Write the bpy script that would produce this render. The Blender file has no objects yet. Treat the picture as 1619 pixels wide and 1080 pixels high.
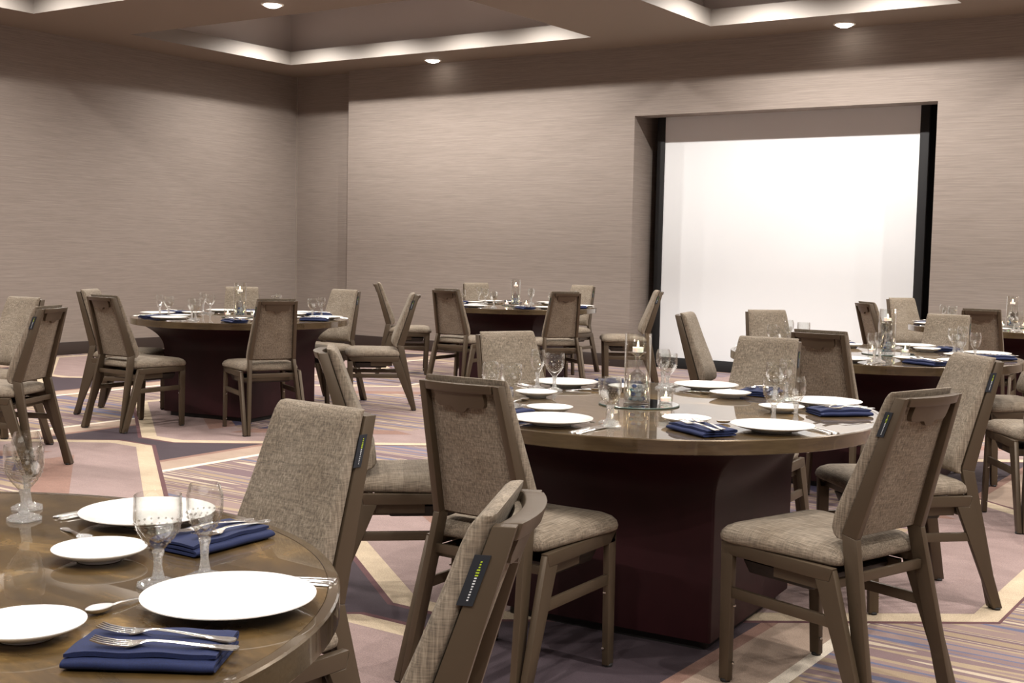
import bpy, bmesh, math, random
from mathutils import Vector, Matrix

C = bpy.context.scene
COL = C.collection
PI = math.pi

# ------------------------------------------------------------------ camera, world, exposure
YAW, PITCH, ROLL = 0.5988487596, 0.0739764721, 0.0212732495
CAM_H, FPX = 1.28314, 1949.5185
fwd = Vector((-math.sin(YAW) * math.cos(PITCH), math.cos(YAW) * math.cos(PITCH), -math.sin(PITCH)))
rgt = Vector((math.cos(YAW), math.sin(YAW), 0))
up = rgt.cross(fwd)
r2 = math.cos(ROLL) * rgt + math.sin(ROLL) * up
u2 = -math.sin(ROLL) * rgt + math.cos(ROLL) * up
cd = bpy.data.cameras.new('camera')
cd.sensor_fit = 'HORIZONTAL'
cd.sensor_width = 36
cd.lens = FPX * 36 / 1619
cd.clip_start = 0.05
cam = bpy.data.objects.new('camera', cd)
COL.objects.link(cam)
M3 = Matrix((r2, u2, -fwd)).transposed()
cam.matrix_world = Matrix.Translation((0, 0, CAM_H)) @ M3.to_4x4()
C.camera = cam

w = bpy.data.worlds.new('world')
C.world = w
w.use_nodes = True
w.node_tree.nodes['Background'].inputs[0].default_value = (0.9, 0.85, 0.8, 1)
w.node_tree.nodes['Background'].inputs[1].default_value = 0.03

vs = C.view_settings
vs.view_transform = 'Standard'
vs.look = 'None'
vs.exposure = 0.2
vs.gamma = 1
vs.use_curve_mapping = False

H = 3.541            # ceiling height
XL, YB = -11.96, 12.074
XR, YF = 4.5, -3.5
TRAY_UP = 0.66
# ceiling trays: x0, x1, y0, y1
TRAYS = [(-11.2, -6.81, 8.9, 11.35), (-5.44, -3.02, 8.9, 11.35), (-1.65, 2.75, 8.9, 11.35),
         (-11.08, -6.81, 5.2, 7.62), (-5.44, -3.02, 5.2, 7.62), (-1.65, 2.75, 5.2, 7.62),
         (-11.08, -6.81, 1.5, 3.92), (-5.44, -3.02, 1.5, 3.92), (-1.65, 2.75, 1.5, 3.92),
         (-11.08, -6.81, -2.2, 0.22), (-5.44, -3.02, -2.2, 0.22), (-1.65, 2.75, -2.2, 0.22)]
TRAY_POWER = 140.0
WARM = (1.0, 0.955, 0.905)


def spot(name, loc, power, size, blend, radius, col=WARM):
    ld = bpy.data.lights.new(name, 'SPOT')
    ld.energy = power
    ld.spot_size = size
    ld.spot_blend = blend
    ld.shadow_soft_size = radius
    ld.color = col
    o = bpy.data.objects.new(name, ld)
    o.location = loc
    COL.objects.link(o)
    return o


for (x0, x1, y0, y1) in TRAYS:
    n = 4 if x1 - x0 > 3 else 2
    for k in range(n):
        x = x0 + (x1 - x0) * (k + 0.5) / n
        spot('tray_lamp', (x, y1 - 0.6, H + 0.34), TRAY_POWER * ((1.4 if x1 < -6 else 2.0) if y0 > 8 else 1.2), math.radians(161), 0.85, 0.03)

# ------------------------------------------------------------------ materials
MATS = {}


def lin(c):
    return tuple(((v / 255) / 12.92 if v / 255 <= 0.04045 else ((v / 255 + 0.055) / 1.055) ** 2.4) for v in c) + (1,)


def mat(name, rgb, rough=0.5, metal=0.0, **kw):
    m = bpy.data.materials.new(name)
    m.use_nodes = True
    b = m.node_tree.nodes['Principled BSDF']
    b.inputs['Base Color'].default_value = lin(rgb)
    b.inputs['Roughness'].default_value = rough
    b.inputs['Metallic'].default_value = metal
    for k, v in kw.items():
        b.inputs[k.replace('_', ' ')].default_value = v
    MATS[name] = m
    return m


def nodes(m):
    return m.node_tree.nodes, m.node_tree.links, m.node_tree.nodes['Principled BSDF']


def coords(m, scale, kind='Object', rot=(0, 0, 0)):
    N, L, b = nodes(m)
    tc = N.new('ShaderNodeTexCoord')
    mp = N.new('ShaderNodeMapping')
    mp.inputs['Scale'].default_value = scale
    mp.inputs['Rotation'].default_value = rot
    L.new(tc.outputs[kind], mp.inputs['Vector'])
    return mp.outputs['Vector']


def noise(m, vec, scale=1.0, detail=3.0, rough=0.5, dist=0.0):
    N, L, b = nodes(m)
    n = N.new('ShaderNodeTexNoise')
    n.inputs['Scale'].default_value = scale
    n.inputs['Detail'].default_value = detail
    n.inputs['Roughness'].default_value = rough
    n.inputs['Distortion'].default_value = dist
    L.new(vec, n.inputs['Vector'])
    return n.outputs['Fac']


def ramp(m, fac, stops, interp='LINEAR'):
    N, L, b = nodes(m)
    r = N.new('ShaderNodeValToRGB')
    r.color_ramp.interpolation = interp
    el = r.color_ramp.elements
    while len(el) < len(stops):
        el.new(0.5)
    for e, (p, c) in zip(el, stops):
        e.position = p
        e.color = lin(c)
    L.new(fac, r.inputs['Fac'])
    return r.outputs['Color']


def mixc(m, a, b_, fac=0.5, mode='MIX'):
    N, L, b = nodes(m)
    x = N.new('ShaderNodeMix')
    x.data_type = 'RGBA'
    x.blend_type = mode
    if isinstance(fac, float):
        x.inputs[0].default_value = fac
    else:
        L.new(fac, x.inputs[0])
    for s, v in ((6, a), (7, b_)):
        if isinstance(v, tuple):
            x.inputs[s].default_value = v
        else:
            L.new(v, x.inputs[s])
    return x.outputs[2]


def bump(m, h, strength, dist=0.01):
    N, L, b = nodes(m)
    bp = N.new('ShaderNodeBump')
    bp.inputs['Strength'].default_value = strength
    bp.inputs['Distance'].default_value = dist
    L.new(h, bp.inputs['Height'])
    L.new(bp.outputs['Normal'], b.inputs['Normal'])


def setcol(m, c):
    N, L, b = nodes(m)
    L.new(c, b.inputs['Base Color'])


# grasscloth wall covering
def wallpaper(name, horiz):
    m = mat(name, (150, 138, 126), 0.75)
    sc = (2.2, 2.2, 120)
    v = coords(m, sc)
    f1 = noise(m, v, 1.0, 5, 0.65)
    v2 = coords(m, (5, 5, 330))
    f2 = noise(m, v2, 1.0, 3, 0.6)
    c1 = ramp(m, f1, [(0.3, (133, 121, 112)), (0.5, (142, 130, 121)), (0.7, (150, 138, 129))])
    c2 = ramp(m, f2, [(0.32, (222, 222, 222)), (0.68, (255, 255, 255))])
    setcol(m, mixc(m, c1, c2, 0.8, 'MULTIPLY'))
    bump(m, f2, 0.15, 0.004)
    return m


wallpaper('grasscloth', True)
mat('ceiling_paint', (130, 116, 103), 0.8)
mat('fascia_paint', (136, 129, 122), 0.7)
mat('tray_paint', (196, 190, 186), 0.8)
mat('baseboard', (52, 42, 38), 0.45)
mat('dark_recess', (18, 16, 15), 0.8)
mat('recess_side', (120, 106, 94), 0.75)
mat('screen_white', (222, 223, 224), 0.9)
mat('black_felt', (16, 15, 16), 0.7)
mat('trim_metal', (190, 182, 172), 0.35, 0.7)
mat('lamp_trim', (225, 220, 210), 0.4)
m = mat('lamp_lens', (255, 250, 240), 0.5)
m.node_tree.nodes['Principled BSDF'].inputs['Emission Color'].default_value = (1, 0.93, 0.84, 1)
m.node_tree.nodes['Principled BSDF'].inputs['Emission Strength'].default_value = 10


# tweed upholstery (streaks run along the back's height / the seat's depth)
def tweed(name, sa, sb, tone):
    m = mat(name, (130, 115, 100), 0.9)
    fa = noise(m, coords(m, sa), 1.0, 2, 0.6)
    fb = noise(m, coords(m, sb), 1.0, 2, 0.6)
    fc = noise(m, coords(m, (9, 9, 9)), 1.0, 2, 0.5)
    ca = ramp(m, fa, [(0.32, (92, 83, 73)), (0.5, (129, 117, 104)), (0.68, (166, 154, 139))])
    cb = ramp(m, fb, [(0.32, (92, 82, 72)), (0.5, (131, 118, 105)), (0.68, (168, 154, 138))])
    cx = mixc(m, ca, cb, 0.38)
    cc = ramp(m, fc, [(0.35, (225, 219, 212)), (0.65, (255, 255, 255))])
    cy = mixc(m, cx, cc, 0.6, 'MULTIPLY')
    setcol(m, mixc(m, cy, lin(tone), 1.0, 'MULTIPLY'))
    bump(m, fa, 0.3, 0.002)
    return m


tweed('back_tweed', (260, 260, 11), (26, 26, 420), (243, 243, 238))
tweed('seat_tweed', (260, 11, 260), (26, 420, 26), (243, 242, 236))
mat('chair_frame', (82, 69, 54), 0.42, 0.35)
mat('chair_dark', (48, 41, 36), 0.5, 0.1)
mat('rubber', (28, 26, 25), 0.7)
mat('steel', (200, 196, 190), 0.25, 1.0)
mat('tag_black', (22, 26, 34), 0.7)
mat('tag_green', (168, 190, 40), 0.7)
mat('tag_white', (205, 208, 212), 0.7)

# tabletop: glossy bronze laminate with cloudy swirls
m = mat('tabletop', (92, 73, 48), 0.6, 0.0, Coat_Weight=1.0, Coat_Roughness=0.012, Coat_IOR=1.5, Specular_IOR_Level=0.15)
f1 = noise(m, coords(m, (3.2, 6.5, 1)), 1.0, 5, 0.62, 1.6)
f2 = noise(m, coords(m, (1.6, 1.6, 1)), 1.0, 3, 0.5, 2.4)
c1 = ramp(m, f1, [(0.25, (56, 42, 20)), (0.48, (82, 63, 33)), (0.6, (102, 79, 43)), (0.74, (150, 120, 72))])
c2 = ramp(m, f2, [(0.3, (175, 170, 160)), (0.7, (255, 255, 255))])
setcol(m, mixc(m, c1, c2, 0.7, 'MULTIPLY'))
m = mat('table_edge', (104, 87, 62), 0.25, 0.4, Coat_Weight=0.8, Coat_Roughness=0.04)
f1 = noise(m, coords(m, (5, 5, 40)), 1.0, 3, 0.6)
setcol(m, ramp(m, f1, [(0.3, (70, 56, 38)), (0.7, (100, 83, 59))]))
m = mat('base_burgundy', (56, 30, 34), 0.5, 0.0, Specular_IOR_Level=0.25)
f1 = noise(m, coords(m, (6, 6, 3)), 1.0, 3, 0.6)
setcol(m, ramp(m, f1, [(0.3, (36, 11, 14)), (0.7, (45, 15, 19))]))
mat('plinth_black', (14, 11, 11), 0.6)

mat('porcelain', (246, 243, 238), 0.12, 0.0, Coat_Weight=0.5)
mat('napkin_navy', (34, 48, 92), 0.85)
m = MATS['napkin_navy']
f1 = noise(m, coords(m, (500, 500, 500)), 1.0, 2)
setcol(m, ramp(m, f1, [(0.3, (8, 20, 56)), (0.7, (14, 30, 74))]))
mat('silver', (222, 219, 214), 0.22, 1.0)


def thin_glass(name, rough, clear, bump_scale=None, base=0.06, power=2.6):
    """clear glass: light passes straight through, Fresnel reflections on top"""
    m = mat(name, (255, 255, 255), rough)
    N, L, b = nodes(m)
    out = N['Material Output']
    N.remove(b)
    tr = N.new('ShaderNodeBsdfTransparent')
    tr.inputs[0].default_value = (0.985, 0.99, 0.985, 1)
    gl = N.new('ShaderNodeBsdfGlossy')
    gl.inputs['Roughness'].default_value = rough
    gl.inputs['Color'].default_value = (1, 1, 1, 1)
    lw = N.new('ShaderNodeLayerWeight')
    lw.inputs['Blend'].default_value = 0.5
    pw = N.new('ShaderNodeMath')
    pw.operation = 'POWER'
    pw.inputs[1].default_value = power
    L.new(lw.outputs['Facing'], pw.inputs[0])
    fr = N.new('ShaderNodeMath')
    fr.operation = 'MULTIPLY_ADD'
    fr.inputs[1].default_value = 0.9
    fr.inputs[2].default_value = base
    L.new(pw.outputs[0], fr.inputs[0])
    mx = N.new('ShaderNodeMixShader')
    L.new(fr.outputs[0], mx.inputs[0])
    L.new(tr.outputs[0], mx.inputs[1])
    L.new(gl.outputs[0], mx.inputs[2])
    last = mx
    if bump_scale:
        tc = N.new('ShaderNodeTexCoord')
        vo = N.new('ShaderNodeTexVoronoi')
        vo.inputs['Scale'].default_value = bump_scale
        L.new(tc.outputs['Object'], vo.inputs['Vector'])
        bp = N.new('ShaderNodeBump')
        bp.inputs['Strength'].default_value = 0.4
        bp.inputs['Distance'].default_value = 0.004
        L.new(vo.outputs['Distance'], bp.inputs['Height'])
        L.new(bp.outputs[0], gl.inputs['Normal'])
        rf = N.new('ShaderNodeBsdfGlass')
        rf.inputs['IOR'].default_value = 1.5
        rf.inputs['Roughness'].default_value = 0.02
        L.new(bp.outputs[0], rf.inputs['Normal'])
        L.new(bp.outputs[0], lw.inputs['Normal'])
        mx2 = N.new('ShaderNodeMixShader')
        mx2.inputs[0].default_value = 1 - clear
        df = N.new('ShaderNodeBsdfTranslucent')
        d2 = N.new('ShaderNodeBsdfDiffuse')
        d2.inputs[0].default_value = (0.95, 0.95, 0.93, 1)
        ad = N.new('ShaderNodeMixShader')
        ad.inputs[0].default_value = 0.5
        L.new(df.outputs[0], ad.inputs[1])
        L.new(d2.outputs[0], ad.inputs[2])
        for nn in (df, d2):
            L.new(bp.outputs[0], nn.inputs['Normal'])
        L.new(mx.outputs[0], mx2.inputs[1])
        L.new(rf.outputs[0], mx2.inputs[2])
        mx3 = N.new('ShaderNodeMixShader')
        mx3.inputs[0].default_value = 0.12  # white diffuse share stands in for the sparkle of pressed glass
        L.new(mx2.outputs[0], mx3.inputs[1])
        L.new(ad.outputs[0], mx3.inputs[2])
        last = mx3
    L.new(last.outputs[0], out.inputs['Surface'])
    return m


thin_glass('glass', 0.0, 1.0)
thin_glass('textured_glass', 0.06, 0.6, 150, 0.24, 2.0)
thin_glass('crystal', 0.02, 1.0, None, 0.16, 1.5)
mat('mirror', (232, 234, 234), 0.02, 1.0)
mat('mirror_edge', (70, 84, 78), 0.2)
mat('wax', (250, 244, 232), 0.5, 0.0, Subsurface_Weight=0.3)
m = mat('flame', (255, 220, 160), 0.5)
m.node_tree.nodes['Principled BSDF'].inputs['Emission Color'].default_value = (1, 0.78, 0.45, 1)
m.node_tree.nodes['Principled BSDF'].inputs['Emission Strength'].default_value = 40
mat('bead_blue', (38, 110, 190), 0.1, 0.0, Transmission_Weight=0.35)
mat('bead_teal', (60, 160, 190), 0.1, 0.0, Transmission_Weight=0.35)
mat('bead_clear', (225, 236, 242), 0.05, 0.0, Transmission_Weight=0.5)


# carpet
def carpet(name, rgb, var=0.12):
    m = mat(name, rgb, 0.95)
    f = noise(m, coords(m, (260, 260, 260)), 1.0, 2, 0.6)
    g = noise(m, coords(m, (5, 9, 5)), 1.0, 3, 0.6)
    lo = tuple(v * (1 - var) for v in rgb)
    hi = tuple(min(255, v * (1 + var)) for v in rgb)
    c = ramp(m, f, [(0.3, lo), (0.7, hi)])
    c2 = ramp(m, g, [(0.3, (232, 230, 230)), (0.7, (255, 255, 255))])
    setcol(m, mixc(m, c, c2, 0.8, 'MULTIPLY'))
    bump(m, f, 0.4, 0.003)
    return m


carpet('carpet_mauve', (143, 122, 117))
carpet('carpet_cream', (186, 168, 142))
carpet('carpet_plum', (60, 47, 53))
carpet('carpet_rust', (135, 103, 90))
carpet('carpet_maroon', (92, 58, 60))
carpet('carpet_tan', (160, 139, 122))
carpet('carpet_navy', (66, 60, 84))
carpet('carpet_white', (214, 202, 184))
m = mat('carpet_stripes', (160, 135, 125), 0.95)
N, L, b = nodes(m)
vec = coords(m, (0.16, 5.0, 1), rot=(0, 0, math.radians(-3)))
f = noise(m, vec, 1.0, 1.5, 0.5)
g = noise(m, coords(m, (260, 260, 260)), 1.0, 2, 0.6)
c = ramp(m, f, [(0.0, (90, 72, 78)), (0.33, (114, 94, 96)), (0.375, (152, 132, 108)), (0.41, (128, 106, 104)),
                (0.445, (98, 100, 124)), (0.468, (140, 118, 112)), (0.505, (160, 141, 116)), (0.535, (124, 102, 102)),
                (0.575, (186, 170, 148)), (0.595, (112, 90, 94)), (0.645, (150, 130, 106)), (0.69, (116, 94, 96))], 'CONSTANT')
c2 = ramp(m, g, [(0.3, (222, 220, 220)), (0.7, (255, 255, 255))])
setcol(m, mixc(m, c, c2, 0.8, 'MULTIPLY'))
bump(m, g, 0.4, 0.003)


# ------------------------------------------------------------------ mesh helpers
class MB:
    def __init__(s):
        s.v, s.f, s.m = [], [], []

    def add(s, vs_, fs, mi=0):
        o = len(s.v)
        s.v += [tuple(p) for p in vs_]
        s.f += [tuple(i + o for i in f) for f in fs]
        s.m += [mi] * len(fs)
        return s

    def box(s, x0, x1, y0, y1, z0, z1, mi=0):
        v = [(x0, y0, z0), (x1, y0, z0), (x1, y1, z0), (x0, y1, z0), (x0, y0, z1), (x1, y0, z1), (x1, y1, z1), (x0, y1, z1)]
        return s.add(v, [(3, 2, 1, 0), (4, 5, 6, 7), (0, 1, 5, 4), (1, 2, 6, 5), (2, 3, 7, 6), (3, 0, 4, 7)], mi)

    def loft(s, loops, mi=0, cap=True):
        n = len(loops[0])
        v = [p for lp in loops for p in lp]
        f = []
        for k in range(len(loops) - 1):
            for i in range(n):
                j = (i + 1) % n
                f.append((k * n + i, k * n + j, (k + 1) * n + j, (k + 1) * n + i))
        if cap:
            f.append(tuple(reversed(range(n))))
            f.append(tuple((len(loops) - 1) * n + i for i in range(n)))
        return s.add(v, f, mi)

    def lathe(s, prof, n=32, mi=0, z0=0.0, cx=0.0, cy=0.0):
        """prof: list of (r,z); closed where r==0"""
        v, f, rings = [], [], []
        for (r, z) in prof:
            if r <= 1e-6:
                rings.append([len(v)])
                v.append((cx, cy, z + z0))
            else:
                rings.append(list(range(len(v), len(v) + n)))
                v += [(cx + r * math.cos(2 * PI * i / n), cy + r * math.sin(2 * PI * i / n), z + z0) for i in range(n)]
        for a, b_ in zip(rings[:-1], rings[1:]):
            for i in range(n):
                j = (i + 1) % n
                if len(a) == 1 and len(b_) == 1:
                    continue
                if len(a) == 1:
                    f.append((a[0], b_[j], b_[i]))
                elif len(b_) == 1:
                    f.append((a[i], a[j], b_[0]))
                else:
                    f.append((a[i], a[j], b_[j], b_[i]))
        return s.add(v, f, mi)

    def prism(s, poly, fx, t, mi=0):
        """side outline poly in (y,z) thickened along x around fx(z)"""
        n = len(poly)
        a = [(fx(z) - t / 2, y, z) for (y, z) in poly]
        b_ = [(fx(z) + t / 2, y, z) for (y, z) in poly]
        f = [tuple(range(n)), tuple(reversed(range(n, 2 * n)))]
        for i in range(n):
            j = (i + 1) % n
            f.append((j, i, n + i, n + j))
        return s.add(a + b_, f, mi)

    def flat(s, poly, z, th, mi=0):
        n = len(poly)
        v = [(x, y, z) for (x, y) in poly] + [(x, y, z + th) for (x, y) in poly]
        f = [tuple(reversed(range(n))), tuple(range(n, 2 * n))]
        for i in range(n):
            j = (i + 1) % n
            f.append((i, j, n + j, n + i))
        return s.add(v, f, mi)

    def build(s, name, mats, parent=None, bevel=0.0, seg=2, angle=40, fix=True):
        me = bpy.data.meshes.new(name)
        me.from_pydata(s.v, [], s.f)
        if isinstance(mats, str):
            mats = [mats]
        for k in mats:
            me.materials.append(MATS[k])
        for p, i in zip(me.polygons, s.m):
            p.material_index = i
        if fix or bevel:
            bm = bmesh.new()
            bm.from_mesh(me)
            if fix:
                bmesh.ops.recalc_face_normals(bm, faces=bm.faces)
            if bevel:
                ed = [e for e in bm.edges if len(e.link_faces) == 2 and e.calc_face_angle(0) > 0.5]
                bmesh.ops.bevel(bm, geom=ed, offset=bevel, segments=seg, affect='EDGES', clamp_overlap=True, profile=0.5)
            bm.to_mesh(me)
            bm.free()
        for p in me.polygons:
            p.use_smooth = True
        me.set_sharp_from_angle(angle=math.radians(angle))
        o = bpy.data.objects.new(name, me)
        COL.objects.link(o)
        if parent:
            o.parent = parent
        return o


def tag(o, label=None, cat=None, group=None, kind=None):
    if label:
        o['label'] = label
    if cat:
        o['category'] = cat
    if group:
        o['group'] = group
    if kind:
        o['kind'] = kind
    return o


def empty(name, loc=(0, 0, 0), rz=0.0):
    o = bpy.data.objects.new(name, None)
    o.empty_display_size = 0.1
    o.location = loc
    o.rotation_euler = (0, 0, rz)
    COL.objects.link(o)
    return o


def copy_tree(o, parent=None):
    c = o.copy()
    COL.objects.link(c)
    c.parent = parent
    for ch in list(o.children):
        copy_tree(ch, c)
    return c


USED = set()


def place(proto, loc, rz, label, cat, group):
    o = proto if proto.name not in USED else copy_tree(proto)
    USED.add(proto.name)
    o.location = loc
    o.rotation_euler = (0, 0, rz)
    return tag(o, label, cat, group)


def struct(o, label, cat='room'):
    return tag(o, label, cat, kind='structure')


# ------------------------------------------------------------------ room shell
def rect_grid(holes, x0, x1, y0, y1):
    xs = sorted({x0, x1} | {h[0] for h in holes} | {h[1] for h in holes})
    ys = sorted({y0, y1} | {h[2] for h in holes} | {h[3] for h in holes})
    out = []
    for a, b_ in zip(xs[:-1], xs[1:]):
        for c_, d in zip(ys[:-1], ys[1:]):
            mx, my = (a + b_) / 2, (c_ + d) / 2
            if not any(h[0] < mx < h[1] and h[2] < my < h[3] for h in holes):
                out.append((a, b_, c_, d))
    return out


mb = MB()
for (a, b_, c_, d) in rect_grid(TRAYS, XL - 0.3, XR, YF, YB + 0.9):
    mb.add([(a, c_, H), (b_, c_, H), (b_, d, H), (a, d, H)], [(0, 3, 2, 1)])
FH, LW = 0.165, 0.16
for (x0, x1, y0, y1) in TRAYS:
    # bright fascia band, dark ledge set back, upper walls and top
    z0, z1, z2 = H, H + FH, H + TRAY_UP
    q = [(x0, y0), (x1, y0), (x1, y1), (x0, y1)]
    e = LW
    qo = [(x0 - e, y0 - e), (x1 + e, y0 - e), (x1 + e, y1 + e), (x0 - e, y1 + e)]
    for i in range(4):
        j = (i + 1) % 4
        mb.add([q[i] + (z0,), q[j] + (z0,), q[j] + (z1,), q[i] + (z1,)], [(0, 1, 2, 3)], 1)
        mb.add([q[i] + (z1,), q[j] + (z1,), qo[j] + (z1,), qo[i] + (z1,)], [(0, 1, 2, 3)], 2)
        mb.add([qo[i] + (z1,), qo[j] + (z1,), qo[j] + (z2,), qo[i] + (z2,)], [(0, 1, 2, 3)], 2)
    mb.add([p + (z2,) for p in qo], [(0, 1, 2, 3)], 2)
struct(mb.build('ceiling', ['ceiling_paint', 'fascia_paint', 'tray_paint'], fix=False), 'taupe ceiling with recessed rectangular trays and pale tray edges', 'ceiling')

RX0, RX1, RZ = -6.665, -3.39, 2.785
mb = MB()
mb.box(-10.872, RX0, YB, YB + 0.62, 0, H)
mb.box(RX1, XR, YB, YB + 0.62, 0, H)
mb.box(RX0, RX1, YB, YB + 0.26, RZ, H)
mb.box(XL - 0.3, -10.872, YB + 0.18, YB + 0.62, 0, H)
struct(mb.build('wall_back', ['grasscloth']), 'taupe grasscloth back wall with the screen recess', 'wall')
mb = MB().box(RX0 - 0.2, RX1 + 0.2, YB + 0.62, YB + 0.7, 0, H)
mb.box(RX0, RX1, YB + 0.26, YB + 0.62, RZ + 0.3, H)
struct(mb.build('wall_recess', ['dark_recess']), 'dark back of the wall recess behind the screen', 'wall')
struct(MB().box(XL - 0.15, XL, YF, YB + 0.18, 0, H).build('wall_left', ['grasscloth']), 'taupe grasscloth wall on the left', 'wall')
struct(MB().box(XR, XR + 0.15, YF, YB, 0, H).build('wall_right', ['grasscloth']), 'taupe grasscloth wall on the right', 'wall')
struct(MB().box(XL - 0.15, XR + 0.15, YF - 0.15, YF, 0, H).build('wall_front', ['grasscloth']), 'taupe grasscloth wall behind the camera', 'wall')
BH = 0.142
mb = MB()
mb.box(-10.888, RX0, YB - 0.016, YB, 0, BH)
mb.box(RX1, XR, YB - 0.016, YB, 0, BH)
mb.box(XL + 0.016, -10.872, YB + 0.164, YB + 0.18, 0, BH)
mb.box(-10.888, -10.872, YB, YB + 0.164, 0, BH)
struct(mb.build('baseboard_back', ['baseboard'], bevel=0.004), 'dark brown baseboard along the back wall', 'baseboard')
struct(MB().box(XL, XL + 0.016, YF, YB + 0.18, 0, BH).build('baseboard_left', ['baseboard'], bevel=0.004), 'dark brown baseboard along the left wall', 'baseboard')
struct(MB().box(XL, XL + 0.012, YB + 0.168, YB + 0.18, BH, H).build('trim_1', ['trim_metal']), 'thin pale vertical corner strip between the walls', 'trim')

# projection screen in the recess
SY = YB + 0.335
sx0, sx1 = -6.453, -3.638
scr = empty('projection_screen', ((sx0 + sx1) / 2, SY, 0))
tag(scr, 'large white projection screen with black border in the wall recess', 'screen')
hw = (sx1 - sx0) / 2
MB().box(-hw, hw, -0.004, 0.0, 0.122, RZ + 0.25).build('screen_fabric', 'screen_white', scr)
for s_ in (-1, 1):
    a, b_ = sorted((s_ * hw, s_ * (hw + 0.09)))
    MB().box(a, b_, -0.02, 0.02, 0.0, RZ + 0.25).build('side_border', 'black_felt', scr, bevel=0.004)
MB().box(-hw, hw, -0.018, 0.018, 0.002, 0.122).build('bottom_border', 'black_felt', scr, bevel=0.006)

# ------------------------------------------------------------------ carpet floor (one mesh, pattern laid as inlays)
FM = ['carpet_stripes', 'carpet_mauve', 'carpet_cream', 'carpet_plum', 'carpet_rust', 'carpet_maroon', 'carpet_tan', 'carpet_navy', 'carpet_white']
fl = MB()
fl.box(XL - 0.2, XR, YF, YB + 0.75, -0.05, 0.0, 0)
ZS = 0.00025


def inlay(poly, lvl, mi):
    fl.add([(x, y, ZS * lvl) for (x, y) in poly], [tuple(range(len(poly)))], mi)


def clip_poly(p):
    lo, hi = (XL, YF), (XR, YB)
    return [(min(max(x, lo[0]), hi[0]), min(max(y, lo[1]), hi[1])) for (x, y) in p]


SL, TIP, HWD = 0.763, 0.16, 1.67


def petal(cx, yb_, yt, inset):
    """elongated octagon between two tips, inset by a distance"""
    k = inset * math.sqrt(1 + SL * SL)
    w_ = HWD - inset
    t = max(0.01, TIP - inset * 0.36)
    b0, t0 = yb_ + inset, yt - inset
    rise = (w_ - t) * SL
    return [(cx - t, b0), (cx + t, b0), (cx + w_, b0 + rise), (cx + w_, t0 - rise), (cx + t, t0), (cx - t, t0), (cx - w_, t0 - rise), (cx - w_, b0 + rise)]


PER, GAP = 4.3, 0.09
for ci, (cx, y0) in enumerate([(-10.13, -1.55), (-6.39, 0.9), (-2.65, -1.0), (1.09, 0.9)]):
    for k in range(-1, 4):
        yb_, yt = y0 + k * PER, y0 + (k + 1) * PER
        # plum bow tie around the tip, then tan bands closed by white bars
        e = 0.62 if ci == 1 else 1.0
        for sgn in (-1, 1):
            for (d0, d1, mi, lv) in ((0, e, 3, 1), (e, e + 0.05, 4, 1), (e + 0.05, e + 0.26, 6, 1), (e + 0.26, e + 0.31, 8, 1)):
                a, b_ = cx + sgn * d0, cx + sgn * d1
                inlay(clip_poly([(a, yb_ - SL * d0 - 0.14), (b_, yb_ - SL * d1 - 0.14), (b_, yb_ + SL * d1 + 0.14), (a, yb_ + SL * d0 + 0.14)]), lv, mi)
        inlay(clip_poly(petal(cx, yb_ + GAP - 0.015, yt - GAP + 0.015, -0.012)), 2, 5)
        inlay(clip_poly(petal(cx, yb_ + GAP, yt - GAP, 0.0)), 3, 2)
        inlay(clip_poly(petal(cx, yb_ + GAP, yt - GAP, 0.095)), 4, 1)
        P5, P7, P9 = (petal(cx, yb_ + GAP, yt - GAP, q) for q in (0.46, 0.70, 0.86))
        inlay(clip_poly(P7), 5, 0)
        for (i, j) in ((2, 1), (7, 0), (3, 4), (6, 5)):
            a0, a1, b0, b1 = P5[i], P5[j], P7[i], P7[j]
            lerp = lambda p, q, t: (p[0] + (q[0] - p[0]) * t, p[1] + (q[1] - p[1]) * t)
            inlay(clip_poly([lerp(a0, a1, 0.1), lerp(a0, a1, 0.92), lerp(b0, b1, 0.92), lerp(b0, b1, 0.1)]), 6, 4)
            c0, c1 = P9[i], P9[j]
            inlay(clip_poly([lerp(b0, b1, 0.66), lerp(b0, b1, 0.9), lerp(c0, c1, 0.9), lerp(c0, c1, 0.66)]), 7, 7)
struct(fl.build('floor', FM, fix=False), 'patterned carpet with mauve petals, cream bands and stripes', 'floor')

# ------------------------------------------------------------------ recessed downlights
LENSR = 0.085


def downlight(x, y, label, power):
    t = empty('downlight', (x, y, H))
    tag(t, label, 'ceiling light', 'recessed ceiling downlights')
    MB().lathe([(LENSR, -0.001), (LENSR + 0.004, -0.008), (LENSR + 0.02, -0.007), (LENSR + 0.024, 0.0)], 32).build('trim_ring', 'lamp_trim', t)
    MB().lathe([(0, -0.036), (LENSR * 0.5, -0.031), (LENSR * 0.85, -0.018), (LENSR, -0.002)], 32).build('lens', 'lamp_lens', t, fix=False)  # dome bulges below the ceiling to imitate the glare around the lamp
    s_ = spot('downlight_beam', (x, y, H - 0.03), power, math.radians(44), 0.9, 0.06)
    s_.parent = t
    s_.location = (0, 0, -0.05)


downlight(-8.57, 8.44, 'bright downlight nearest the camera, between two ceiling trays', 60)
downlight(-9.32, 11.84, 'bright downlight by the back wall, left of the screen', 3)
downlight(-4.252, 11.84, 'bright downlight by the back wall, above the screen', 3)

# ------------------------------------------------------------------ chair
def pl(z, pts):
    for (z0, v0), (z1, v1) in zip(pts[:-1], pts[1:]):
        if z0 <= z <= z1:
            return v0 + (v1 - v0) * (z - z0) / (z1 - z0)
    return pts[0][1] if z < pts[0][0] else pts[-1][1]


def upx(z):
    return pl(z, [(0, 0.192), (0.505, 0.152), (0.92, 0.124)])


def rear_y(z):
    return pl(z, [(0, -0.304), (0.505, -0.202), (0.92, -0.322)])


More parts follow.
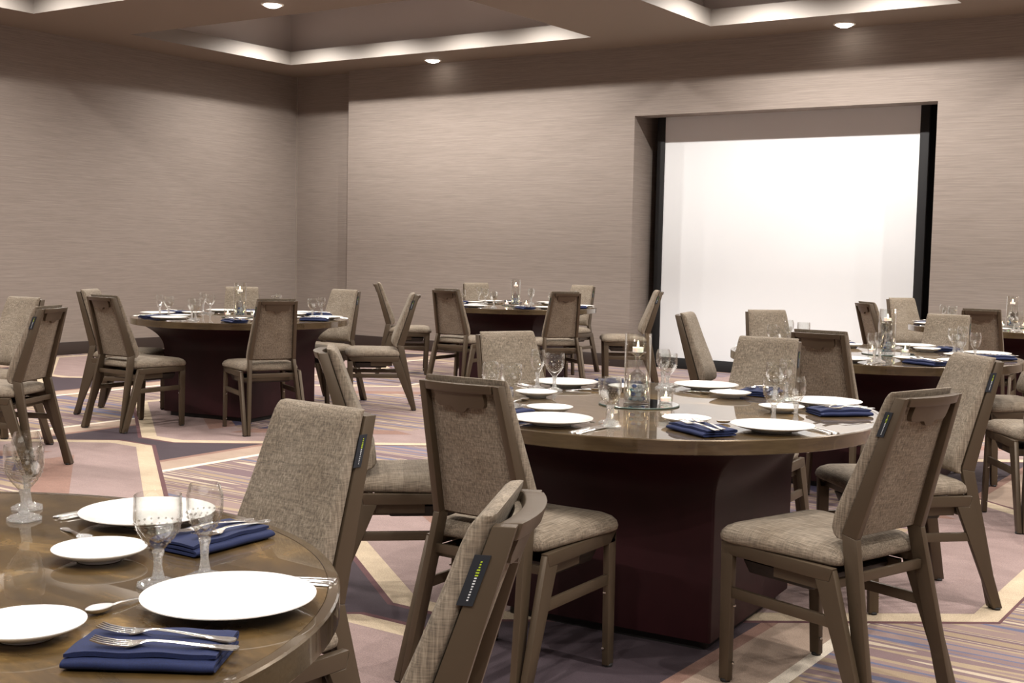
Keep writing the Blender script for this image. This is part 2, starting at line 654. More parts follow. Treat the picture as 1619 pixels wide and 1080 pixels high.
def front_y(z):
    return pl(z, [(0, -0.260), (0.515, -0.151), (0.92, -0.289)])


def bow(x, z):
    return -0.022 * (1 - min(1, (x / 0.13) ** 2)) * max(0, min(1, (z - 0.5) / 0.4))


def rr_loop(cx, cy, hx, hy, r, n=5):
    """rounded rectangle loop in 2D"""
    r = min(r, hx * 0.999, hy * 0.999)
    out = []
    for (sx, sy, a0) in ((1, 1, 0), (-1, 1, 90), (-1, -1, 180), (1, -1, 270)):
        for k in range(n + 1):
            a = math.radians(a0 + 90 * k / n)
            out.append((cx + sx * (hx - r) + r * math.cos(a), cy + sy * (hy - r) + r * math.sin(a)))
    return out


def make_chair():
    root = empty('dining_chair')
    TH = 0.022
    # seat cushion: plan outline tapering to the rear, domed section
    def plan(sc, z):
        pts = []
        wf, wr, yf_, yr = 0.232 * 1, 0.196, 0.262, -0.168
        base = []
        corners = [(wf, yf_, 0.05), (-wf, yf_, 0.05), (-wr, yr, 0.03), (wr, yr, 0.03)]
        for i, (x, y, r) in enumerate(corners):
            a0 = i * 90
            sx = 1 if x > 0 else -1
            sy = 1 if y > 0 else -1
            for k in range(6):
                a = math.radians(a0 + 90 * k / 5)
                base.append((x - sx * r + r * math.cos(a), y - sy * r + r * math.sin(a)))
        for k, (x, y) in enumerate(base):
            x2, y2 = x * (1 - sc / 0.23), (y - 0.047) * (1 - sc / 0.215) + 0.047
            pts.append((x2, y2, z))
        return pts
    loops = [plan(0.012, 0.424), plan(0.002, 0.430), plan(0.0, 0.441), plan(0.004, 0.455), plan(0.014, 0.467), plan(0.032, 0.476), plan(0.07, 0.483), plan(0.13, 0.487), plan(0.19, 0.4885)]
    MB().loft(loops).build('seat_cushion', 'seat_tweed', root, angle=70)
    sp = MB()
    n = len(loops[0])
    # back cushion
    L_ = []
    zs = [0.497, 0.500, 0.508, 0.525, 0.56, 0.60, 0.66, 0.72, 0.78, 0.84, 0.88, 0.903, 0.915, 0.921, 0.923]
    ts = [0.010, 0.020, 0.031, 0.042, 0.050, 0.050, 0.046, 0.041, 0.037, 0.035, 0.034, 0.032, 0.027, 0.019, 0.009]
    for z, t in zip(zs, ts):
        hw_ = upx(z) + 0.011 - (0.006 if t < 0.012 else 0.0)
        y0 = front_y(z) + 0.0015
        lp = []
        for (x, y) in rr_loop(0, 0, hw_, t / 2, min(0.014, t * 0.48), 4):
            bulge = 0.006 * (1 - (x / hw_) ** 2) if y > 0 else 0
            lp.append((x, y0 + t / 2 + y + bulge + bow(x, z), z))
        L_.append(lp)
    MB().loft(L_).build('back_cushion', 'back_tweed', root, angle=60)
    # rear fabric panel between the uprights
    L_ = []
    for z in (0.508, 0.56, 0.62, 0.70, 0.78, 0.86, 0.893):
        hw_ = upx(z) - 0.0115
        y0 = rear_y(z) + 0.027
        row = []
        nx = 9
        xs = [-hw_ + 2 * hw_ * i / (nx - 1) for i in range(nx)]
        row += [(x, y0 + bow(x, z) - 0.004 * (1 - (x / hw_) ** 2), z) for x in xs]
        row += [(x, y0 + 0.018 + bow(x, z), z) for x in reversed(xs)]
        L_.append(row)
    MB().loft(L_).build('back_panel', 'back_tweed', root, angle=50)
    # back frame: two uprights above the seat and the curved top rail
    fr = MB()
    for s_ in (-1, 1):
        fr.prism([(rear_y(0.505), 0.505), (front_y(0.515), 0.515), (front_y(0.908), 0.908), (rear_y(0.908), 0.908)], lambda z, s_=s_: s_ * upx(z), TH)
    lps = []
    for i in range(9):
        x = -0.113 + 0.226 * i / 8
        bz = bow(x, 0.9)
        lps.append([(x, rear_y(0.884) + bz + 0.001, 0.884), (x, front_y(0.884) + bz, 0.884), (x, front_y(0.908) + bz, 0.908), (x, rear_y(0.908) + bz, 0.909)])
    fr.loft(lps)
    fr.build('back_frame', 'chair_frame', root, bevel=0.0022, seg=2)
    # hand-hold plate below the top rail, with a rounded tab
    zt, zb, hw_ = 0.886, 0.840, 0.083
    L_ = []
    xs = [-hw_ + 2 * hw_ * i / 40 for i in range(41)]
    for x in xs:
        e = hw_ - abs(x)
        z = zb
        if e < 0.015:
            z = zb + 0.015 - math.sqrt(max(0.0, 0.015 ** 2 - (0.015 - e) ** 2))
        if abs(x) < 0.026:
            z = zb - 0.015 * (1 - (abs(x) / 0.026) ** 2.5)
        yb_ = lambda zz: rear_y(zz) + bow(x, zz)
        L_.append([(x, yb_(z) + 0.010, z), (x, yb_(z) + 0.026, z), (x, yb_(zt) + 0.026, zt), (x, yb_(zt) + 0.008, zt)])
    MB().loft(L_).build('hand_hold', 'chair_frame', root)
    # legs
    def glide(par, x, y):
        MB().lathe([(0, 0.0), (0.015, 0.0), (0.016, 0.006), (0.013, 0.010), (0, 0.010)], 12, cx=x, cy=y).build('glide', 'rubber', par)
    for s_ in (-1, 1):
        side = 'left' if s_ < 0 else 'right'
        o = MB().prism([(-0.304, 0.006), (-0.262, 0.006), (front_y(0.43), 0.43), (front_y(0.515), 0.515), (rear_y(0.505), 0.505), (rear_y(0.45), 0.45)], lambda z, s_=s_: s_ * upx(z), TH).build('leg', 'chair_frame', root, bevel=0.0022)
        glide(o, s_ * 0.19, -0.283)
        ax = lambda z, s_=s_: s_ * pl(z, [(0, 0.2155), (0.43, 0.204)])
        # seat side rail
        MB().prism([(-0.155, 0.386), (0.236, 0.386), (0.244, 0.424), (-0.166, 0.424)], ax, TH).build('seat_rail', 'chair_frame', root, bevel=0.0022)
        # rear strut leg and front leg of the side arch
        o = MB().prism([(-0.302, 0.006), (-0.266, 0.006), (-0.108, 0.386), (-0.155, 0.386), (-0.166, 0.424)][:4] + [(-0.166, 0.42)], ax, TH).build('leg', 'chair_frame', root, bevel=0.0022)
        glide(o, s_ * 0.2155, -0.283)
        o = MB().prism([(0.190, 0.006), (0.226, 0.006), (0.244, 0.424), (0.198, 0.386)], ax, TH).build('leg', 'chair_frame', root, bevel=0.0022)
        glide(o, s_ * 0.2155, 0.208)
        MB().prism([(-0.186, 0.258), (0.205, 0.258), (0.206, 0.290), (-0.172, 0.290)], ax, 0.014).build('side_stretcher', 'chair_frame', root, bevel=0.002)
        bl = MB()
        for (y, z) in ((0.188, 0.235), (0.186, 0.06), (-0.245, 0.07), (-0.17, 0.25)):
            bl.lathe([(0, -0.004), (0.004, -0.003), (0.005, 0.0), (0.004, 0.003), (0, 0.004)], 8, cx=s_ * 0.2085, cy=y, z0=z)
        bl.build('bolt', 'steel', root)
    # cross bars
    MB().box(-0.165, 0.165, -0.205, -0.191, 0.383, 0.411).build('rear_crossbar', 'chair_frame', root, bevel=0.003)
    MB().box(-0.195, 0.195, -0.135, -0.118, 0.352, 0.378).build('crossbar', 'chair_frame', root, bevel=0.003)
    MB().box(-0.198, 0.198, 0.205, 0.222, 0.392, 0.424).build('front_rail', 'chair_frame', root, bevel=0.003)
    # shallow pan under the seat
    pn = MB()
    pn.loft([[(x, y, 0.335) for (x, y) in rr_loop(0, 0.055, 0.172, 0.118, 0.012, 3)], [(x, y, 0.374) for (x, y) in rr_loop(0, 0.055, 0.186, 0.132, 0.014, 3)]])
    pn.build('under_seat_pan', 'chair_dark', root, bevel=0.003)
    for s_ in (-1, 1):
        a, b_ = sorted((s_ * 0.172, s_ * 0.19))
        MB().box(a, b_, -0.11, 0.06, 0.35, 0.386).build('pan_bracket', 'chair_frame', root)
    # maker's cloth tag on the sitter's left edge of the back
    z0, z1 = 0.798, 0.868
    tx = lambda z: -(upx(z) + 0.0135)
    tg = MB()
    tg.add([(tx(z) + d, front_y(z) + dy, z) for z in (z0, z1) for dy in (-0.014, 0.009) for d in (0.0, 0.002)],
           [(0, 1, 3, 2), (4, 6, 7, 5), (0, 2, 6, 4), (1, 5, 7, 3), (0, 4, 5, 1), (2, 3, 7, 6)])
    to = tg.build('maker_tag', 'tag_black', root)
    lg = MB()
    rnd = random.Random(4)
    for k in range(15):
        z = 0.805 + 0.0038 * k
        mi = 1 if k < 9 else 0
        h_ = 0.0020
        w0 = 0.0022 + 0.0016 * rnd.random() + (0.002 if mi == 0 and k < 12 else 0)
        yc = -0.004
        vv = [(tx(zz) - 0.0006, front_y(zz) + yc + dy, zz) for zz in (z, z + h_) for dy in (-w0 / 2, w0 / 2)]
        lg.add(vv, [(0, 1, 3, 2)], mi)
    lo = lg.build('tag_logo', ['tag_green', 'tag_white'], to)
    lo['label'] = 'small green and white lettering on the tag'
    return root


# ------------------------------------------------------------------ table
TR, TZ = 0.808, 0.7333
TT = 0.046


def make_table():
    root = empty('banquet_table')
    r = TR
    MB().lathe([(0, TZ - TT), (r - 0.02, TZ - TT), (r - 0.02, TZ - 0.0005), (0, TZ)], 128).build('tabletop', 'tabletop', root, angle=30)
    eb = MB().lathe([(r - 0.02, TZ - TT), (r - 0.002, TZ - TT), (r, TZ - TT + 0.002), (r, TZ - 0.003), (r - 0.003, TZ + 0.0002), (r - 0.0185, TZ + 0.0002), (r - 0.02, TZ - 0.002)], 128)
    eb.build('edge_band', 'table_edge', root, angle=30)
    # square pedestal flaring into a round collar under the top
    n = 64

    def sq(h, rc, z):
        lp = []
        for (x, y) in rr_loop(0, 0, h, h, rc, 3):
            lp.append((x, y, z))
        return lp

    def ring(rad, z, base):
        return [(rad * math.cos(math.atan2(y, x)), rad * math.sin(math.atan2(y, x)), z) for (x, y, _) in base]
    def dense(lp):
        out = []
        for p, q in zip(lp, lp[1:] + lp[:1]):
            m_ = 16 if math.hypot(p[0] - q[0], p[1] - q[1]) > 0.3 else 1
            out += [tuple(p[k_] + (q[k_] - p[k_]) * t_ / m_ for k_ in range(3)) for t_ in range(m_)]
        return out
    b0 = dense(sq(0.40, 0.008, 0))
    lps = [[(x, y, z) for (x, y, _) in b0] for z in (0.035, 0.30, 0.48)]
    top = ring(0.735, TZ - TT - 0.006, b0)
    for k_ in range(1, 13):
        t = k_ / 12
        z = 0.48 + (TZ - TT - 0.006 - 0.48) * t
        e = t ** 2.6
        lps.append([(x * (1 - e) + X * e, y * (1 - e) + Y * e, z) for (x, y, _), (X, Y, _) in zip(b0, top)])
    lps.append(ring(0.735, TZ - TT - 0.001, b0))
    pd_ = MB().loft(lps).build('pedestal', 'base_burgundy', root, angle=12)
    MB().loft([sq(0.37, 0.02, 0.0), sq(0.37, 0.02, 0.036)]).build('plinth', 'plinth_black', root)
    return root


# ------------------------------------------------------------------ tableware
def lathe_obj(name, prof, matn, parent=None, n=40, angle=50):
    return MB().lathe(prof, n).build(name, matn, parent, angle=angle)


def make_plate(name, R):
    k = R / 0.13
    p = [(0, 0.004), (0.055 * k, 0.004), (0.056 * k, 0.0), (0.062 * k, 0.0), (0.064 * k, 0.004), (0.095 * k, 0.009), (0.126 * k, 0.0185), (R, 0.0205), (R, 0.022), (0.127 * k, 0.0222), (0.098 * k, 0.0138), (0.08 * k, 0.0095), (0.06 * k, 0.008), (0, 0.008)]
    return lathe_obj(name, p, 'porcelain', None, 56, 60)


def make_goblet(name, Hh, rim, mx, bowl0, foot):
    """stemmed glass: bowl (thin), stem and foot with pebbled texture"""
    root = empty(name)
    t = 0.0022
    b0 = bowl0
    out = [(0.0, b0), (0.010, b0 + 0.001), (mx * 0.62, b0 + 0.017), (mx * 0.88, b0 + 0.033), (mx, b0 + 0.052), (mx * 1.0, (b0 + 0.052 + Hh) / 2), (rim, Hh - 0.001)]
    inn = [(rim - t * 0.6, Hh), (rim - t, Hh - 0.002), (mx - t, (b0 + 0.052 + Hh) / 2), (mx - t, b0 + 0.054), (mx * 0.88 - t, b0 + 0.037), (mx * 0.60 - t, b0 + 0.022), (0, b0 + 0.010)]
    lathe_obj('bowl', out + inn, 'glass', root, 40, 80)
    # pebbled cup around the lower bowl, drawn as raised dots
    dots = MB()
    for row, (fr, zz) in enumerate(((0.50, 0.0125), (0.66, 0.0195), (0.80, 0.027), (0.90, 0.035), (0.955, 0.043))):
        cnt = 12 + row * 2
        for i in range(cnt):
            a = 2 * PI * (i + 0.5 * (row % 2)) / cnt
            r = mx * fr + 0.0004
            dots.add(*dot(r * math.cos(a), r * math.sin(a), b0 + zz, 0.0022))
    dots.build('pebble_texture', 'crystal', root, angle=5)
    rg = random.Random(7)
    def facet(name, prof, n):
        v = MB()
        lps = []
        for q, (r, z) in enumerate(prof):
            lps.append([((r * (1 + rg.uniform(-0.07, 0.07))) * math.cos(2 * PI * (i_ + 0.5 * (q % 2)) / n), (r * (1 + rg.uniform(-0.07, 0.07))) * math.sin(2 * PI * (i_ + 0.5 * (q % 2)) / n), z + (rg.uniform(-0.0006, 0.0006) if 0 < q < len(prof) - 1 else 0)) for i_ in range(n)])
        v.loft(lps)
        o = v.build(name, 'textured_glass', root, angle=5)
        return o
    facet('stem', [(0.011, 0.0136), (0.0088, 0.020), (0.0072, 0.028), (0.0066, 0.036), (0.0074, b0 - 0.014), (0.0095, b0 - 0.006), (0.010, b0 - 0.0012)], 10)
    facet('foot', [(foot * 0.97, 0.0), (foot, 0.003), (foot * 0.93, 0.006), (foot * 0.78, 0.0085), (foot * 0.6, 0.0105), (foot * 0.42, 0.012), (0.010, 0.0135)], 22)
    return root


def dot(x, y, z, r):
    vv = [(x + r, y, z), (x - r, y, z), (x, y + r, z), (x, y - r, z), (x, y, z + r), (x, y, z - r)]
    ff = [(0, 2, 4), (2, 1, 4), (1, 3, 4), (3, 0, 4), (2, 0, 5), (1, 2, 5), (3, 1, 5), (0, 3, 5)]
    return vv, ff


def ribbon(path, th):
    """path: list of (x, z, halfwidth); returns a flat bar mesh along x"""
    mb_ = MB()
    lps = []
    for (x, z, hw_) in path:
        b_ = min(th * 0.35, hw_ * 0.4)
        lps.append([(x, -hw_, z), (x, -hw_ + b_, z + th * 0.8), (x, 0, z + th), (x, hw_ - b_, z + th * 0.8), (x, hw_, z)])
    mb_.loft(lps)
    return mb_


HANDLE = [(-0.098, 0.0, 0.004), (-0.095, 0.0, 0.0085), (-0.085, 0.0, 0.0100), (-0.070, 0.0005, 0.0078), (-0.045, 0.003, 0.0048), (-0.015, 0.006, 0.0036), (0.012, 0.0075, 0.0030)]


def make_fork():
    root = empty('fork')
    ribbon(HANDLE + [(0.022, 0.007, 0.0034), (0.030, 0.005, 0.0075), (0.038, 0.003, 0.0118), (0.046, 0.0022, 0.0126)], 0.0022).build('handle', 'silver', root, angle=60)
    t = MB()
    for k in range(4):
        y = (k - 1.5) * 0.0068
        lps = []
        for (x, z, hw_) in ((0.0455, 0.0022, 0.0022), (0.065, 0.0030, 0.0019), (0.082, 0.0055, 0.0017), (0.094, 0.0090, 0.0008)):
            yy = y * (1 - 0.06 * (x - 0.046) / 0.05)
            lps.append([(x, yy - hw_, z), (x, yy + hw_, z), (x, yy + hw_, z + 0.0019), (x, yy - hw_, z + 0.0019)])
        t.loft(lps)
    t.build('tines', 'silver', root, angle=60)
    return root


def make_knife():
    root = empty('knife')
    ribbon([(-0.112, 0.0, 0.004), (-0.109, 0.0, 0.0085), (-0.095, 0.0, 0.0092), (-0.070, 0.0005, 0.0072), (-0.02, 0.001, 0.0060), (0.002, 0.001, 0.0056)], 0.0055).build('handle', 'silver', root, angle=60)
    ribbon([(0.0, 0.002, 0.0052), (0.02, 0.002, 0.0085), (0.06, 0.0018, 0.0098), (0.095, 0.0016, 0.0088), (0.108, 0.0014, 0.0055), (0.113, 0.0012, 0.001)], 0.0018).build('blade', 'silver', root, angle=60)
    return root


def make_spoon():
    root = empty('spoon')
    k = 0.8
    ribbon([(x * k, z * 0.8, w_ * 0.85) for (x, z, w_) in HANDLE] + [(0.024, 0.0052, 0.0032)], 0.002).build('handle', 'silver', root, angle=60)
    lps = []
    n = 24
    for (s_, z, zo) in ((1.0, 0.0085, 0), (0.9, 0.0045, 0), (0.65, 0.0018, 0), (0.3, 0.0006, 0)):
        lps.append([(0.046 + 0.024 * s_ * math.cos(2 * PI * i / n), 0.0148 * s_ * math.sin(2 * PI * i / n), z) for i in range(n)])
    for (s_, z) in ((0.3, 0.0018), (0.65, 0.0030), (0.88, 0.0057), (0.97, 0.0092)):
        lps.insert(0, [(0.046 + 0.024 * s_ * math.cos(2 * PI * i / n), 0.0148 * s_ * math.sin(2 * PI * i / n), z) for i in range(n)])
    MB().loft(lps).build('bowl', 'silver', root, angle=80)
    return root


NAP_T = 0.0235


def make_napkin():
    """cloth folded in layers: a serpentine ribbon extruded along x"""
    hl, hw_ = 0.1, 0.062
    path = []
    lay = 3
    dz = 0.0078
    for k in range(lay):
        z = 0.0045 + k * dz
        e = hw_ - 0.004 - 0.003 * k
        ys = [-e + 2 * e * i / 8 for i in range(9)]
        if k % 2:
            ys.reverse()
        path += [(y, z) for y in ys]
        if k < lay - 1:
            s_ = 1 if k % 2 == 0 else -1
            path += [(s_ * (e + 0.0035), z + dz * 0.25), (s_ * (e + 0.0045), z + dz * 0.5), (s_ * (e + 0.003), z + dz * 0.75)]
    th = 0.0066
    loops = []
    nx = 15
    for i in range(nx):
        u = -1 + 2 * i / (nx - 1)
        x = hl * u
        top, bot = [], []
        for q, (y, z) in enumerate(path):
            a = path[max(0, q - 1)]
            b_ = path[min(len(path) - 1, q + 1)]
            tx_, tz_ = b_[0] - a[0], b_[1] - a[1]
            l_ = math.hypot(tx_, tz_) or 1
            nx_, nz_ = -tz_ / l_, tx_ / l_
            edge = 1.0 - 0.35 * max(0, abs(u) - 0.9) / 0.1
            wv = 0.0012 * math.sin(7 * x / hl + y * 60) * (z / 0.02)
            shear = 0.012 * u * (z / 0.02)
            sag = -0.002 * abs(u) ** 3 * (z / 0.02)
            h_ = th / 2 * edge
            top.append((x * (1 - 0.02 * z / 0.02), y + nx_ * h_ + shear * 0.4, z + nz_ * h_ + wv + sag))
            bot.append((x * (1 - 0.02 * z / 0.02), y - nx_ * h_ + shear * 0.4, z - nz_ * h_ + wv + sag))
        loops.append(top + bot[::-1])
    o = MB().loft(loops).build('napkin', 'napkin_navy', None, angle=65)
    return o


def make_votive():
    root = empty('votive_holder')
    lathe_obj('glass_cup', [(0, 0), (0.022, 0), (0.024, 0.002), (0.0285, 0.052), (0.0265, 0.0525), (0.0225, 0.010), (0, 0.009)], 'glass', root, 28, 60)
    lathe_obj('candle', [(0, 0.0095), (0.0192, 0.0095), (0.0195, 0.022), (0.017, 0.0235), (0, 0.0225)], 'wax', root, 24, 60)
    lathe_obj('flame', [(0, 0.0245), (0.003, 0.028), (0.0036, 0.032), (0.0018, 0.040), (0, 0.0455)], 'flame', root, 12, 80)
    return root


def make_vase():
    root = empty('cylinder_vase')
    R, Hh = 0.048, 0.253
    lathe_obj('glass_cylinder', [(0, 0), (R - 0.002, 0), (R, 0.003), (R, Hh - 0.001), (R - 0.0015, Hh), (R - 0.0032, Hh - 0.001), (R - 0.0032, 0.010), (R - 0.006, 0.008), (0, 0.008)], 'glass', root, 44, 60)
    return root


def make_upturned():
    """goblet standing upside down inside the vase: foot on top"""
    root = empty('upturned_goblet')
    o = MB()
    Hh = 0.178
    pr = [(0.036, 0.0), (0.0375, 0.012), (0.0385, 0.050), (0.036, 0.075), (0.026, 0.098), (0.012, 0.110), (0.0065, 0.116), (0.0058, 0.140), (0.0075, 0.158), (0.016, 0.168), (0.029, 0.174), (0.031, 0.177), (0.030, Hh), (0, Hh), ]
    inn = [(0.0, 0.104), (0.010, 0.102), (0.0235, 0.092), (0.0335, 0.073), (0.036, 0.05), (0.0352, 0.012), (0.0345, 0.0)]
    pr2 = inn + pr
    o.lathe(pr2, 36)
    o.build('goblet_glass', 'crystal', root, angle=80)
    return root


def make_tealight():
    root = empty('tealight')
    lathe_obj('wax', [(0, 0.0), (0.019, 0.0), (0.0195, 0.002), (0.0195, 0.016), (0.017, 0.0165), (0.0165, 0.0145), (0, 0.0145)], 'wax', root, 28, 50)
    lathe_obj('flame', [(0, 0.0165), (0.003, 0.020), (0.0038, 0.025), (0.002, 0.034), (0, 0.040)], 'flame', root, 12, 80)
    return root


def make_mirror():
    root = empty('round_mirror')
    R = 0.147
    lathe_obj('mirror_face', [(0, 0.005), (R - 0.004, 0.005), (R - 0.004, 0.003), (0, 0.003)], 'mirror', root, 72, 40)
    lathe_obj('mirror_rim', [(0, 0.0), (R - 0.001, 0), (R, 0.0015), (R - 0.0005, 0.0038), (R - 0.004, 0.005), (R - 0.004, 0.003), (0, 0.003)], 'mirror_edge', root, 72, 40)
    return root


def bead(name, matn, r):
    return lathe_obj(name, [(0, -r * 0.7), (r * 0.6, -r * 0.52), (r, 0), (r * 0.6, r * 0.52), (0, r * 0.7)], matn, None, 10, 80)


P_CHAIR = make_chair()
P_TABLE = make_table()
P_PLATE = make_plate('dinner_plate', 0.131)
P_BREAD = make_plate('bread_plate', 0.080)
P_GOB = make_goblet('water_goblet', 0.149, 0.0372, 0.0382, 0.059, 0.033)
P_WINE = make_goblet('wine_glass', 0.159, 0.0245, 0.0300, 0.069, 0.031)
P_FORK, P_KNIFE, P_SPOON, P_NAP = make_fork(), make_knife(), make_spoon(), make_napkin()
P_VOT, P_VASE, P_UPT, P_TEA, P_MIR = make_votive(), make_vase(), make_upturned(), make_tealight(), make_mirror()
P_BEAD = [bead('glass_pebble', 'bead_blue', 0.011), bead('glass_pebble', 'bead_teal', 0.010), bead('glass_pebble', 'bead_clear', 0.011)]
for p in P_BEAD:
    p.name = 'glass_pebble'

# ------------------------------------------------------------------ layout
TABLES = {
    'T1': ((-1.932, 0.931), 'nearest table', [32, 91]),
    'T2': ((-2.072, 3.945), 'middle table', [332, 43, 98, 151, 211, 269]),
    'T3': ((-6.955, 6.545), 'left-wall table', [333, 30, 92, 150, 210, 266]),
    'T4': ((-6.87, 10.11), 'far centre table', [333, 30, 92, 147, 205, 268]),
    'T5': ((-2.265, 7.001), 'right table', [332, 35, 87, 147, 205, 275]),
    'T6': ((-2.345, 10.749), 'far right table', [150, 212, 272]),
}
TABLE_LABEL = {
    'T1': 'round bronze banquet table cut off at the bottom left corner',
    'T2': 'large round bronze banquet table in the middle foreground',
    'T3': 'round bronze banquet table by the left wall',
    'T4': 'round bronze banquet table by the back wall, left of the screen',
    'T5': 'round bronze banquet table right of and behind the middle table',
    'T6': 'round bronze banquet table farthest right, by the back wall',
}
TROT = {'T1': 6, 'T2': 4, 'T3': 9, 'T4': 6, 'T5': 6, 'T6': 6}


def seat_word(a):
    r = (a - 34.3) % 360
    for lo, hi, wd in ((330, 360, 'right'), (0, 25, 'right'), (25, 85, 'back right'), (85, 145, 'back left'), (145, 205, 'left'), (205, 268, 'front left'), (268, 330, 'front right')):
        if lo <= r < hi:
            return wd


rnd = random.Random(11)
CENTRE = {'T2': (-0.05, -0.01), 'T3': (0.0, 0.0), 'T4': (0.0, 0.02), 'T5': (0.075, 0.03), 'T6': (0.02, 0.0)}

for T, ((cx, cy), tn, alphas) in TABLES.items():
    place(P_TABLE, (cx, cy, 0), math.radians(TROT[T]), TABLE_LABEL[T], 'table', 'round banquet tables')
    for al in alphas:
        sw = seat_word(al)
        where = f'{sw} seat of the {tn}'
        a = math.radians(al)
        er = Vector((math.cos(a), math.sin(a)))
        et = Vector((-math.sin(a), math.cos(a)))
        gdu = 0.09 if (T, al) == ('T1', 91) else (0.02 if T != 'T1' else 0)
        jj = lambda s_=0.006: rnd.uniform(-s_, s_)

        def pos(r, u, z=0.0):
            p = Vector((cx, cy)) + er * (r + jj()) + et * (u + jj())
            return (p.x, p.y, TZ + 0.0006 + z)
        place(P_PLATE, pos(0.652, 0), 0, f'white dinner plate at the {where}', 'plate', 'white dinner plates')
        place(P_BREAD, pos(0.43 - (0.022 if T == 'T1' else 0), -0.165), 0, f'small white bread plate at the {where}', 'plate', 'white bread plates')
        inner = a + PI      # pointing towards the table centre
        nz = jj(0.10)
        pn_ = pos(0.612, -0.228)
        place(P_NAP, pn_, inner + nz, f'folded navy napkin at the {where}', 'napkin', 'folded navy napkins')
        for q, (du, dr, rot) in enumerate(((0.016, 0.012, -0.10), (-0.028, 0.024, 0.03))):
            p = Vector((pn_[0], pn_[1])) + er * dr + et * du
            place(P_FORK, (p.x, p.y, TZ + NAP_T + 0.0012), inner + nz + rot, f"{'inner' if q == 0 else 'outer'} fork on the napkin, {where}", 'fork', 'silver forks on napkins')
        kn, kj = jj(0.06), jj(0.005)
        for q, (u, r) in enumerate(((0.142, 0.668), (0.164, 0.672))):
            pk = Vector((cx, cy)) + er * (r + kj) + et * (u + kj)
            place(P_KNIFE, (pk.x, pk.y, TZ + 0.0006), inner + kn, f"{'inner' if q == 0 else 'outer'} knife beside the plate, {where}", 'knife', 'silver knives')
        place(P_SPOON, pos(0.487, 0.0), a - PI / 2 - 0.42 + jj(0.12), f'small spoon above the plate, {where}', 'spoon', 'silver spoons')
        place(P_GOB, pos(0.512, 0.103 + gdu), jj(3), f'wide water goblet at the {where}', 'glass', 'water goblets')
        place(P_WINE, pos(0.574, 0.150 + gdu * (1.4 if T == 'T1' else 1)), jj(3), f'narrow wine glass at the {where}', 'glass', 'wine glasses')
    if T in CENTRE:
        mx, my = cx + CENTRE[T][0], cy + CENTRE[T][1]
        z = TZ + 0.0006
        place(P_MIR, (mx, my, z), 0, f'round mirror at the centre of the {tn}', 'mirror', 'round centrepiece mirrors')
        z += 0.0053
        vx, vy = mx - 0.008, my - 0.004
        place(P_VASE, (vx, vy, z), 0, f'tall glass cylinder vase on the {tn}', 'vase', 'cylinder vases')
        place(P_UPT, (vx, vy, z + 0.0083), 0, f'upside-down goblet inside the vase on the {tn}', 'glass', 'upside-down goblets')
        place(P_TEA, (vx, vy, z + 0.0083 + 0.1783), 0, f'lit tealight on the upturned goblet, {tn}', 'candle', 'tealights in the vases')
        k = 0
        for ring_, (rr, cnt, zz) in enumerate(((0.0, 1, 0), (0.0225, 6, 0), (0.013, 3, 1), (0.018, 4, 2), (0.0, 1, 2.0), (0.010, 2, 3))):
            for i in range(cnt):
                aa = 2 * PI * i / cnt + ring_ * 0.7
                bp_ = P_BEAD[(2, 0, 2, 2, 1, 2, 2)[k % 7]]
                place(bp_, (vx + rr * math.cos(aa), vy + rr * math.sin(aa), z + 0.0083 + 0.0082 + zz * 0.0150), aa,
                      f'small glass pebbles under the upside-down goblet on the {tn}', 'pebble', f'glass pebbles on the {tn}')
                k += 1
        # votives left and right of the vase as the camera sees it, one behind
        rv = Vector((0.826, 0.564))
        dv = Vector((-0.564, 0.826))
        for q, (du, dd, wd) in enumerate(((-0.097, -0.02, 'left'), (0.097, 0.0, 'right'))):
            p = Vector((mx, my)) + rv * du + dv * dd
            place(P_VOT, (p.x, p.y, z), 0, f'lit votive cup {wd} of the vase on the {tn}', 'candle holder', 'votive candle holders')

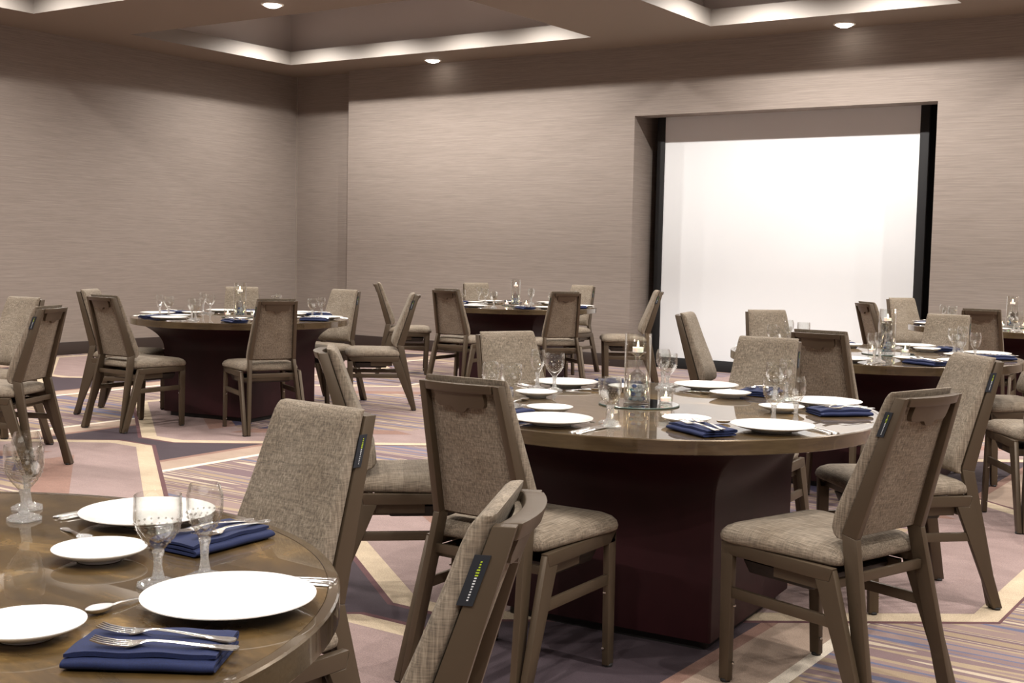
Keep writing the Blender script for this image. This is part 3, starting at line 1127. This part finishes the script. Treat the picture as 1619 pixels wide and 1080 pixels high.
# chairs: x, y, heading of the seat front (degrees), table
CHAIRS = [
    ('T2', -1.237, 3.521, 162.4), ('T2', -2.062, 3.064, 91.2), ('T2', -1.376, 4.651, 225.3), ('T2', -2.837, 3.484, 41.8), ('T2', -2.85, 4.379, 334.4), ('T2', -2.109, 4.856, 273.9),
    ('T1', -1.953, 1.79, 266.0), ('T1', -1.265, 1.353, 205.5),
    ('T3', -6.98, 5.60, 90.6), ('T3', -6.235, 6.08, 153.0), ('T3', -6.442, 7.533, 222), ('T3', -7.617, 5.996, 27.7), ('T3', -7.60, 7.155, 315.9), ('T3', -7.001, 7.502, 273.5),
    ('T4', -6.79, 9.14, 93.4), ('T4', -6.05, 9.54, 143.1), ('T4', -5.829, 10.538, 214.0), ('T4', -8.048, 9.843, 40), ('T4', -7.61, 10.61, 324.8), ('T4', -6.871, 11.109, 268.2),
    ('T5', -3.123, 6.939, 12.6), ('T5', -3.018, 7.544, 319.0), ('T5', -2.161, 6.126, 90.4), ('T5', -2.184, 8.016, 272.3), ('T5', -1.21, 6.444, 121.7), ('T5', -1.625, 7.587, 222.0),
    ('T6', -3.101, 10.169, 43.8), ('T6', -3.214, 11.19, 323.2), ('T6', -2.312, 9.778, 97.0),
    (None, -6.895, 4.412, 277.2), (None, -6.213, 4.063, 205.7),
]
FREE = iter(['brown tweed chair at the left edge, farther of two, facing the viewer', 'brown tweed chair at the left edge, nearer of two, seen from behind'])
for (T, x, y, h) in CHAIRS:
    if T is None:
        lab = next(FREE)
    else:
        (cx, cy), tn, _ = TABLES[T]
        al = math.degrees(math.atan2(y - cy, x - cx))
        rel = (h - math.degrees(math.atan2(y, x))) % 360      # 0 = facing straight away from the camera
        view = 'seen from behind' if rel < 68 or rel > 292 else ('facing the viewer' if 112 < rel < 248 else 'seen from the side')
        lab = f'brown tweed chair {view}, {seat_word(al)} seat of the {tn}'
    place(P_CHAIR, (x, y, 0.0006), math.radians(h) - PI / 2, lab, 'chair', 'tweed banquet chairs')
